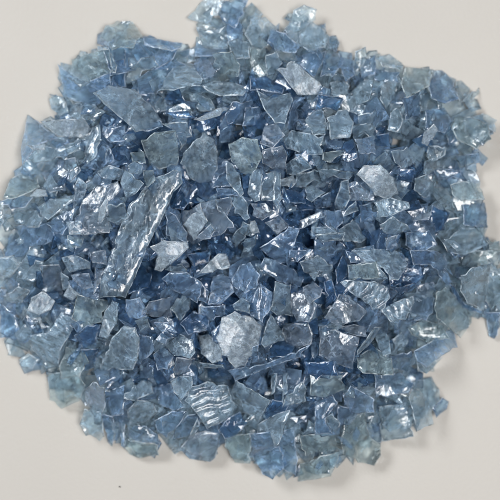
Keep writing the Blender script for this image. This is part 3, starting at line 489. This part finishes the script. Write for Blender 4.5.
def bend_of(shape, x, y):
    """height of a flake's own mid-surface above its plane, mm"""
    c, s = math.cos(shape['dir']), math.sin(shape['dir'])
    u = x * c + y * s
    v = -x * s + y * c
    z = shape['curve'] * u * u
    if shape['fold']:
        z = z + shape['fold'] * np.abs(v - shape['off'])
    for a, o, k in shape['ridges']:
        z = z + k * np.abs(x * math.cos(a) + y * math.sin(a) - o)
    return z

def drop(poly, shape, tilt_noise, settle):
    """lay a flake on the heap: lean it with what lies under it, lower it until it touches"""
    xs = [p[0] for p in poly]; ys = [p[1] for p in poly]
    cx, cy = sum(xs) / len(xs), sum(ys) / len(ys)
    j0 = max(0, int((min(xs) + HALF) / CELL)); j1 = min(NG, int((max(xs) + HALF) / CELL) + 2)
    i0 = max(0, int((min(ys) + HALF) / CELL)); i1 = min(NG, int((max(ys) + HALF) / CELL) + 2)
    X, Y = GX[i0:i1, j0:j1], GY[i0:i1, j0:j1]
    msk = inside(poly, X, Y)
    if msk.sum() < 4:
        msk[:] = True
    x, y = X[msk] - cx, Y[msk] - cy
    h = top[i0:i1, j0:j1][msk]
    A = np.stack([x, y, np.ones_like(x)], 1)
    g = np.linalg.lstsq(A.T @ A + np.diag([12.0, 12.0, 0.001]), A.T @ h, rcond=None)[0]
    lim = 0.95
    sx = max(-lim, min(lim, g[0] * 0.9 + tilt_noise[0]))
    sy = max(-lim, min(lim, g[1] * 0.9 + tilt_noise[1]))
    b = bend_of(shape, x, y)
    body = sx * x + sy * y + b
    gap = h - body
    z0 = np.quantile(gap, settle)
    z0 = max(z0, float((-body).max()) * (1.0 if h.max() < 0.05 else 0.0) - 0)   # never through the table
    z0 = max(z0, float((0.05 - body).max()))
    t = shape['thick']
    new = z0 + body + t
    sub = top[i0:i1, j0:j1]
    sub[msk] = np.maximum(sub[msk], new)
    return cx, cy, z0, sx, sy

# ---------------------------------------------------------------- flake mesh
def flake_geometry(poly, cx, cy, sx, sy, shape, seed, step=1.25):
    """points and faces of one broken flake, mm, around its own origin"""
    r = random.Random(seed)
    P = [Vector((x - cx, y - cy)) for x, y in poly]
    if sum(P[i].cross(P[(i + 1) % len(P)]) for i in range(len(P))) < 0:
        P.reverse()
    ring = []
    for i, a in enumerate(P):
        b = P[(i + 1) % len(P)]
        d = b - a
        L = d.length
        n = max(1, int(L / step))
        nrm = Vector((d.y, -d.x)).normalized() if L > 1e-6 else Vector((0, 0))
        bow = r.uniform(-0.035, 0.03) * L
        for k in range(n):
            t = k / n
            q = a + d * t
            if k:
                q = q + nrm * (bow * 4 * t * (1 - t) + r.uniform(-0.13, 0.13) - (r.uniform(.3, .8) if r.random() < .07 else 0))
            else:
                q = q * 1.02
            ring.append(q)
    t = shape['thick']
    n = len(ring)
    inset = min(0.32, t * 0.40)
    def offs(k):
        a, b, c = ring[k - 1], ring[k], ring[(k + 1) % n]
        e = (c - a)
        if e.length < 1e-6: return b
        return b - Vector((e.y, -e.x)).normalized() * inset
    inner = [offs(k) for k in range(n)]
    xs = [p.x for p in inner]; ys = [p.y for p in inner]
    pts = list(inner)
    g = step * (2.2 if shape['facet'] else 1.3)
    yy = min(ys) + g * 0.6; row = 0
    while yy < max(ys):
        xx = min(xs) + g * (0.3 + 0.5 * (row % 2))
        while xx < max(xs):
            q = Vector((xx + r.uniform(-.25, .25) * g, yy + r.uniform(-.25, .25) * g))
            ok = False
            for k in range(n):
                a, b = inner[k - 1], inner[k]
                if (a.y > q.y) != (b.y > q.y) and q.x < (b.x - a.x) * (q.y - a.y) / (b.y - a.y) + a.x:
                    ok = not ok
            if ok and min((q - p).length for p in inner) > g * 0.5:
                pts.append(q)
            xx += g
        yy += g * 0.87; row += 1
    cv, ce, cf, ov, oe, of = geometry.delaunay_2d_cdt(pts, [], [list(range(n))], 1, 1e-5)
    if len(cf) < 1:
        return None
    # map back
    idx_ring = [None] * n
    for vi, origs in enumerate(ov):
        for o in origs:
            if o < n: idx_ring[o] = vi
    if any(v is None for v in idx_ring) or len(set(idx_ring)) < n:
        return None
    sd = Vector((seed * 1.7 % 97, seed * 3.1 % 89, seed * 0.7 % 83))
    amp = shape['rough']
    V = []
    nv = len(cv)
    f1, f2 = 0.22, 0.22
    def plane(x, y):
        return sx * x + sy * y + float(bend_of(shape, x, y))
    for side in (1, 0):
        for q in cv:
            w = noise.noise(Vector((q.x * .33, q.y * .33, side * 5.0)) + sd) * amp
            w += noise.noise(Vector((q.x * .9, q.y * .9, side * 9.0)) + sd) * amp * 0.3
            V.append((q.x, q.y, plane(q.x, q.y) + (t if side else 0) + w))
    for q in ring:
        w = noise.noise(Vector((q.x * .33, q.y * .33, 2.5)) + sd) * amp
        V.append((q.x, q.y, plane(q.x, q.y) + t * r.uniform(.35, .65) + w))
    F, S = [], []
    for f in cf:
        a, b, c = [Vector(cv[i]) for i in f[:3]]
        if (b - a).cross(c - a) < 0: f = list(reversed(f))
        F.append(tuple(f)); S.append(not shape['facet'])
        F.append(tuple(nv + i for i in reversed(f))); S.append(not shape['facet'])
    for k in range(n):
        a, b = idx_ring[k], idx_ring[(k + 1) % n]
        ma, mb = 2 * nv + k, 2 * nv + (k + 1) % n
        F.append((a, ma, mb, b)); S.append(False)
        F.append((ma, nv + a, nv + b, mb)); S.append(False)
    return V, F, S

def make_mesh(name, V, F, S, m):
    me = bpy.data.meshes.new(name)
    me.from_pydata(V, [], F)
    me.polygons.foreach_set('use_smooth', S)
    me.materials.append(m)
    me.update()
    return me

def shape_for(size, finish, level, r):
    s = dict(dir=r.uniform(0, math.pi), curve=0.0, fold=0.0, off=0.0,
             thick=r.uniform(0.42, 0.8), rough=0.22, facet=False)
    s['ridges'] = []
    if r.random() < (0.95 if finish == 'f' else 0.55):
        s['facet'] = True
        for _ in range(r.choice((1, 2, 3)) if finish != 'f' else 3):
            s['ridges'].append((r.uniform(0, math.pi), r.uniform(-.4, .4) * size, r.uniform(-.30, .30)))
    k = r.random()
    if k < 0.55:
        s['curve'] = r.choice((-1, 1)) * r.uniform(0.004, 0.028)
    elif k < 0.85:
        s['fold'] = -r.uniform(0.12, 0.42); s['off'] = r.uniform(-0.2, 0.2) * size
    if finish == 'f' and r.random() < 0.6:
        s['thick'] = r.uniform(0.9, 1.5); s['rough'] = 0.5; s['facet'] = r.random() < 0.75
    elif r.random() < 0.25:
        s['rough'] = 0.45
    if level <= 1: s['thick'] *= 0.9
    s['curve'] = max(-1.6, min(1.6, s['curve'] * size * size)) / (size * size)
    s['fold'] = max(s['fold'], -2.2 / size)
    return s

# ---------------------------------------------------------------- the under-layers of the heap
r = random.Random(11)
fills = {'b': ([], [], []), 'd': ([], [], []), 'p': ([], [], [])}
fill_count = 0
def loose(cx, cy, R, el, seed, noise_, tones, settle=0.82):
    """one unnamed flake of the mass"""
    n = r.choice((3, 4, 4, 5, 5, 6)); a0 = r.uniform(0, 6.28); ea = r.uniform(0, 3.14)
    poly = []
    for k in range(n):
        a = a0 + (k + r.uniform(-.28, .28)) * 6.283 / n
        q = R * r.uniform(.7, 1.15)
        x, y = q * math.cos(a), q * math.sin(a) * el
        poly.append((cx + x * math.cos(ea) - y * math.sin(ea), cy + x * math.sin(ea) + y * math.cos(ea)))
    sh = shape_for(R, 'c', 1, r)
    ccx, ccy, z0, sx, sy = drop(poly, sh, (r.gauss(0, noise_), r.gauss(0, noise_)), settle)
    g = flake_geometry(poly, ccx, ccy, sx, sy, sh, seed, step=2.0)
    if g is None: return 0
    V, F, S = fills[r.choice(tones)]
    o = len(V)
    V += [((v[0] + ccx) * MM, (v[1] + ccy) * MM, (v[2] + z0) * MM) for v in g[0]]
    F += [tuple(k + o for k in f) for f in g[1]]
    S += g[2]
    return 1
under = target - 2.4
tries = 0
while tries < 9000:
    tries += 1
    i, j = r.randrange(NG), r.randrange(NG)
    if foot_d[i, j] < 2.8 or top[i, j] > max(under[i, j], 0.01): continue
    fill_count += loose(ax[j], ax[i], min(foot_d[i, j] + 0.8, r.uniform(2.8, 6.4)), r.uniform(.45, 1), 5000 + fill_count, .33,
                        'bpp' if foot_d[i, j] < 19 else 'bbbddp' if foot_d[i, j] < 38 else 'bbddd')  # plastic darkens from rim to centre: shade of the heap's depth painted in
def slivers(n, tones, rim):
    """small spiky splinters wedged in between the bigger flakes"""
    global fill_count
    k = 0
    while k < n:
        i, j = r.randrange(NG), r.randrange(NG)
        if foot_d[i, j] < rim: continue
        k += 1
        fill_count += loose(ax[j], ax[i], r.uniform(1.8, 4.2), r.uniform(.25, .8), 5000 + fill_count, .5, tones, .6)

# ---------------------------------------------------------------- the flakes one can tell apart
rows = []
for ln in FLAKES.strip().splitlines():
    lv, t, f, lab, pts = ln.split('|')
    rows.append((float(lv), t, f, lab, [tuple(float(c) for c in p.split(',')) for p in pts.split()]))
rows.sort(key=lambda q: q[0])
last_lv = None
for k, (lv, t, f, lab, poly) in enumerate(rows):
    r = random.Random(100 + k)
    xs = [p[0] for p in poly]; ys = [p[1] for p in poly]
    if lv != last_lv:
        if lv == 2: slivers(150, 'bbpdd', 14.0)
        if lv == 3: slivers(70, 'ppb', 5.0)
        last_lv = lv
    size = 0.5 * (max(xs) - min(xs) + max(ys) - min(ys)) * 0.5
    sh = shape_for(size, f, lv, r)
    tn = (0.06, 0.16, 0.36, 0.33, 0.28, 0.20)[int(lv)]
    lean = (r.gauss(0, tn), r.gauss(0, tn))
    if size > 11: lean = (0.14, 0.0)         # the longest flakes lie along the slope
    cx, cy, z0, sx, sy = drop(poly, sh, lean, 0.93)
    g = flake_geometry(poly, cx, cy, sx, sy, sh, 100 + k)
    if g is None:
        print('FLAKE FAILED', lab); continue
    V = [(v[0] * MM, v[1] * MM, v[2] * MM) for v in g[0]]
    me = make_mesh('plastic_flake', V, g[1], g[2], mat(t, f))
    me.materials.append(edge_mat(t))
    me.polygons.foreach_set('material_index', [1 if len(q) == 4 else 0 for q in g[1]])
    ob = bpy.data.objects.new('plastic_flake', me); col.objects.link(ob)
    ob.location = (cx * MM, cy * MM, z0 * MM)
    ob['label'] = lab; ob['category'] = 'plastic flake'
    ob['group'] = 'broken blue plastic flakes heaped on the white table'

# one loose mass: the few hundred flakes buried under the ones told apart below
V, F, S, MI = [], [], [], []
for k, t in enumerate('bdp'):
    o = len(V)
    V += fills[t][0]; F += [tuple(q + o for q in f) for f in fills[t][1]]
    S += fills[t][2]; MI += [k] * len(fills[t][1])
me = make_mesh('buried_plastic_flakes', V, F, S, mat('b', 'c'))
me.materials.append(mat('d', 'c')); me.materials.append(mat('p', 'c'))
me.polygons.foreach_set('material_index', MI)
ob = bpy.data.objects.new('buried_plastic_flakes', me); col.objects.link(ob)
ob['kind'] = 'stuff'
ob['label'] = 'mass of smaller blue plastic flakes filling the heap under the top flakes'
ob['category'] = 'plastic flakes'

print('fill', fill_count, 'named', len(rows), 'top', top.max())

# ---------------------------------------------------------------- table top
m = bpy.data.materials.new('white_table_laminate')
nt, N, L = nodes_of(m)
out = N.new('ShaderNodeOutputMaterial'); bs = N.new('ShaderNodeBsdfPrincipled')
bs.inputs['Base Color'].default_value = (0.66, 0.615, 0.565, 1)
bs.inputs['Roughness'].default_value = 0.55
bs.inputs['Specular IOR Level'].default_value = 0.3
tc = N.new('ShaderNodeTexCoord')
n1 = N.new('ShaderNodeTexNoise'); n1.inputs['Scale'].default_value = 900; n1.inputs['Detail'].default_value = 3
L.new(tc.outputs['Object'], n1.inputs['Vector'])
bu = N.new('ShaderNodeBump'); bu.inputs['Distance'].default_value = 0.0001; bu.inputs['Strength'].default_value = 0.8
L.new(n1.outputs['Fac'], bu.inputs['Height']); L.new(bu.outputs[0], bs.inputs['Normal'])
n2 = N.new('ShaderNodeTexNoise'); n2.inputs['Scale'].default_value = 28; n2.inputs['Detail'].default_value = 4
L.new(tc.outputs['Object'], n2.inputs['Vector'])
rp = N.new('ShaderNodeMixRGB'); rp.inputs[1].default_value = (0.445, 0.425, 0.397, 1); rp.inputs[2].default_value = (0.475, 0.455, 0.427, 1)
L.new(n2.outputs['Fac'], rp.inputs[0]); L.new(rp.outputs[0], bs.inputs['Base Color'])
L.new(bs.outputs[0], out.inputs['Surface'])
S_ = 0.6; T_ = 0.02
V = [(x * S_, y * S_, z) for z in (-T_, 0) for x, y in ((-1, -1), (1, -1), (1, 1), (-1, 1))]
F = [(3, 2, 1, 0), (4, 5, 6, 7), (0, 1, 5, 4), (1, 2, 6, 5), (2, 3, 7, 6), (3, 0, 4, 7)]
me = make_mesh('table_surface', V, F, [False] * 6, m)
ob = bpy.data.objects.new('table_surface', me); col.objects.link(ob)
ob['kind'] = 'structure'

# specks of dust lying on the table
def speck(x, y, rad, lab):
    m = bpy.data.materials.get('dark_speck')
    if m is None:
        m = bpy.data.materials.new('dark_speck'); m.use_nodes = True
        m.node_tree.nodes['Principled BSDF'].inputs['Base Color'].default_value = (0.06, 0.055, 0.05, 1)
    rr = random.Random(int(x * 10)); V = []; F = []
    for ring, (q, z) in enumerate(((1, 0.0), (.8, .45))):
        for k in range(9):
            a = k * 6.283 / 9; w = rad * q * rr.uniform(.75, 1.2)
            V.append((w * math.cos(a) * MM, w * .7 * math.sin(a) * MM, z * rad * MM))
    V.append((0, 0, .6 * rad * MM))
    for k in range(9):
        F.append((k, (k + 1) % 9, 9 + (k + 1) % 9, 9 + k)); F.append((9 + k, 9 + (k + 1) % 9, 18))
    me = make_mesh('dust_speck', V, F, [True] * len(F), m)
    o = bpy.data.objects.new('dust_speck', me); col.objects.link(o)
    o.location = (x * MM, y * MM, 0.00002)
    o['label'] = lab; o['category'] = 'dust speck'
speck(-39.1, -71.0, 0.32, 'tiny dark speck lying on the bare white table below the heap')

# ---------------------------------------------------------------- light
w = bpy.data.worlds.new('World'); sc.world = w; w.use_nodes = True
nt = w.node_tree; nt.nodes.clear()
bg = nt.nodes.new('ShaderNodeBackground'); wo = nt.nodes.new('ShaderNodeOutputWorld')
bg.inputs[0].default_value = (0.86, 0.93, 1.0, 1); bg.inputs[1].default_value = 0.14
nt.links.new(bg.outputs[0], wo.inputs[0])
def lamp(name, loc, size, power, colr, look=(0, 0, 0)):
    d = bpy.data.lights.new(name, 'AREA'); d.shape = 'RECTANGLE'; d.size, d.size_y = size
    d.energy = power; d.color = colr
    o = bpy.data.objects.new(name, d); col.objects.link(o); o.location = loc
    o.rotation_euler = (Vector(look) - Vector(loc)).to_track_quat('-Z', 'Y').to_euler()
    return o
lamp('window_light', (-0.75, 0.55, 0.75), (0.42, 0.34), 11.9, (0.96, 0.985, 1.0))
lamp('ceiling_light', (0.28, -0.10, 1.05), (0.50, 0.30), 10.2, (1.0, 0.97, 0.94))

# ---------------------------------------------------------------- camera
cd = bpy.data.cameras.new('camera'); cam = bpy.data.objects.new('camera', cd); col.objects.link(cam)
cam.location = (0, 0, 0.40)
cam.rotation_euler = (0, 0, 0)
cd.sensor_width = 36; cd.lens = 36 * 400 / 150
cd.clip_start = 0.01; cd.clip_end = 20
cd.dof.use_dof = True; cd.dof.focus_distance = 0.40 - 0.021; cd.dof.aperture_fstop = 9
sc.camera = cam

sc.render.engine = 'CYCLES'
c = sc.cycles
c.max_bounces = 13; c.transmission_bounces = 12; c.glossy_bounces = 4; c.diffuse_bounces = 3
c.transparent_max_bounces = 8; c.sample_clamp_indirect = 10.0
c.caustics_reflective = True; c.caustics_refractive = True; c.blur_glossy = 0.2
c.use_adaptive_sampling = True; c.adaptive_threshold = 0.09; c.adaptive_min_samples = 20
c.use_denoising = True
try:
    c.denoiser = 'OPENIMAGEDENOISE'; c.denoising_input_passes = 'RGB_ALBEDO_NORMAL'
except Exception:
    pass
sc.view_settings.view_transform = 'Standard'; sc.view_settings.look = 'None'
sc.view_settings.exposure = 0; sc.view_settings.gamma = 1.0
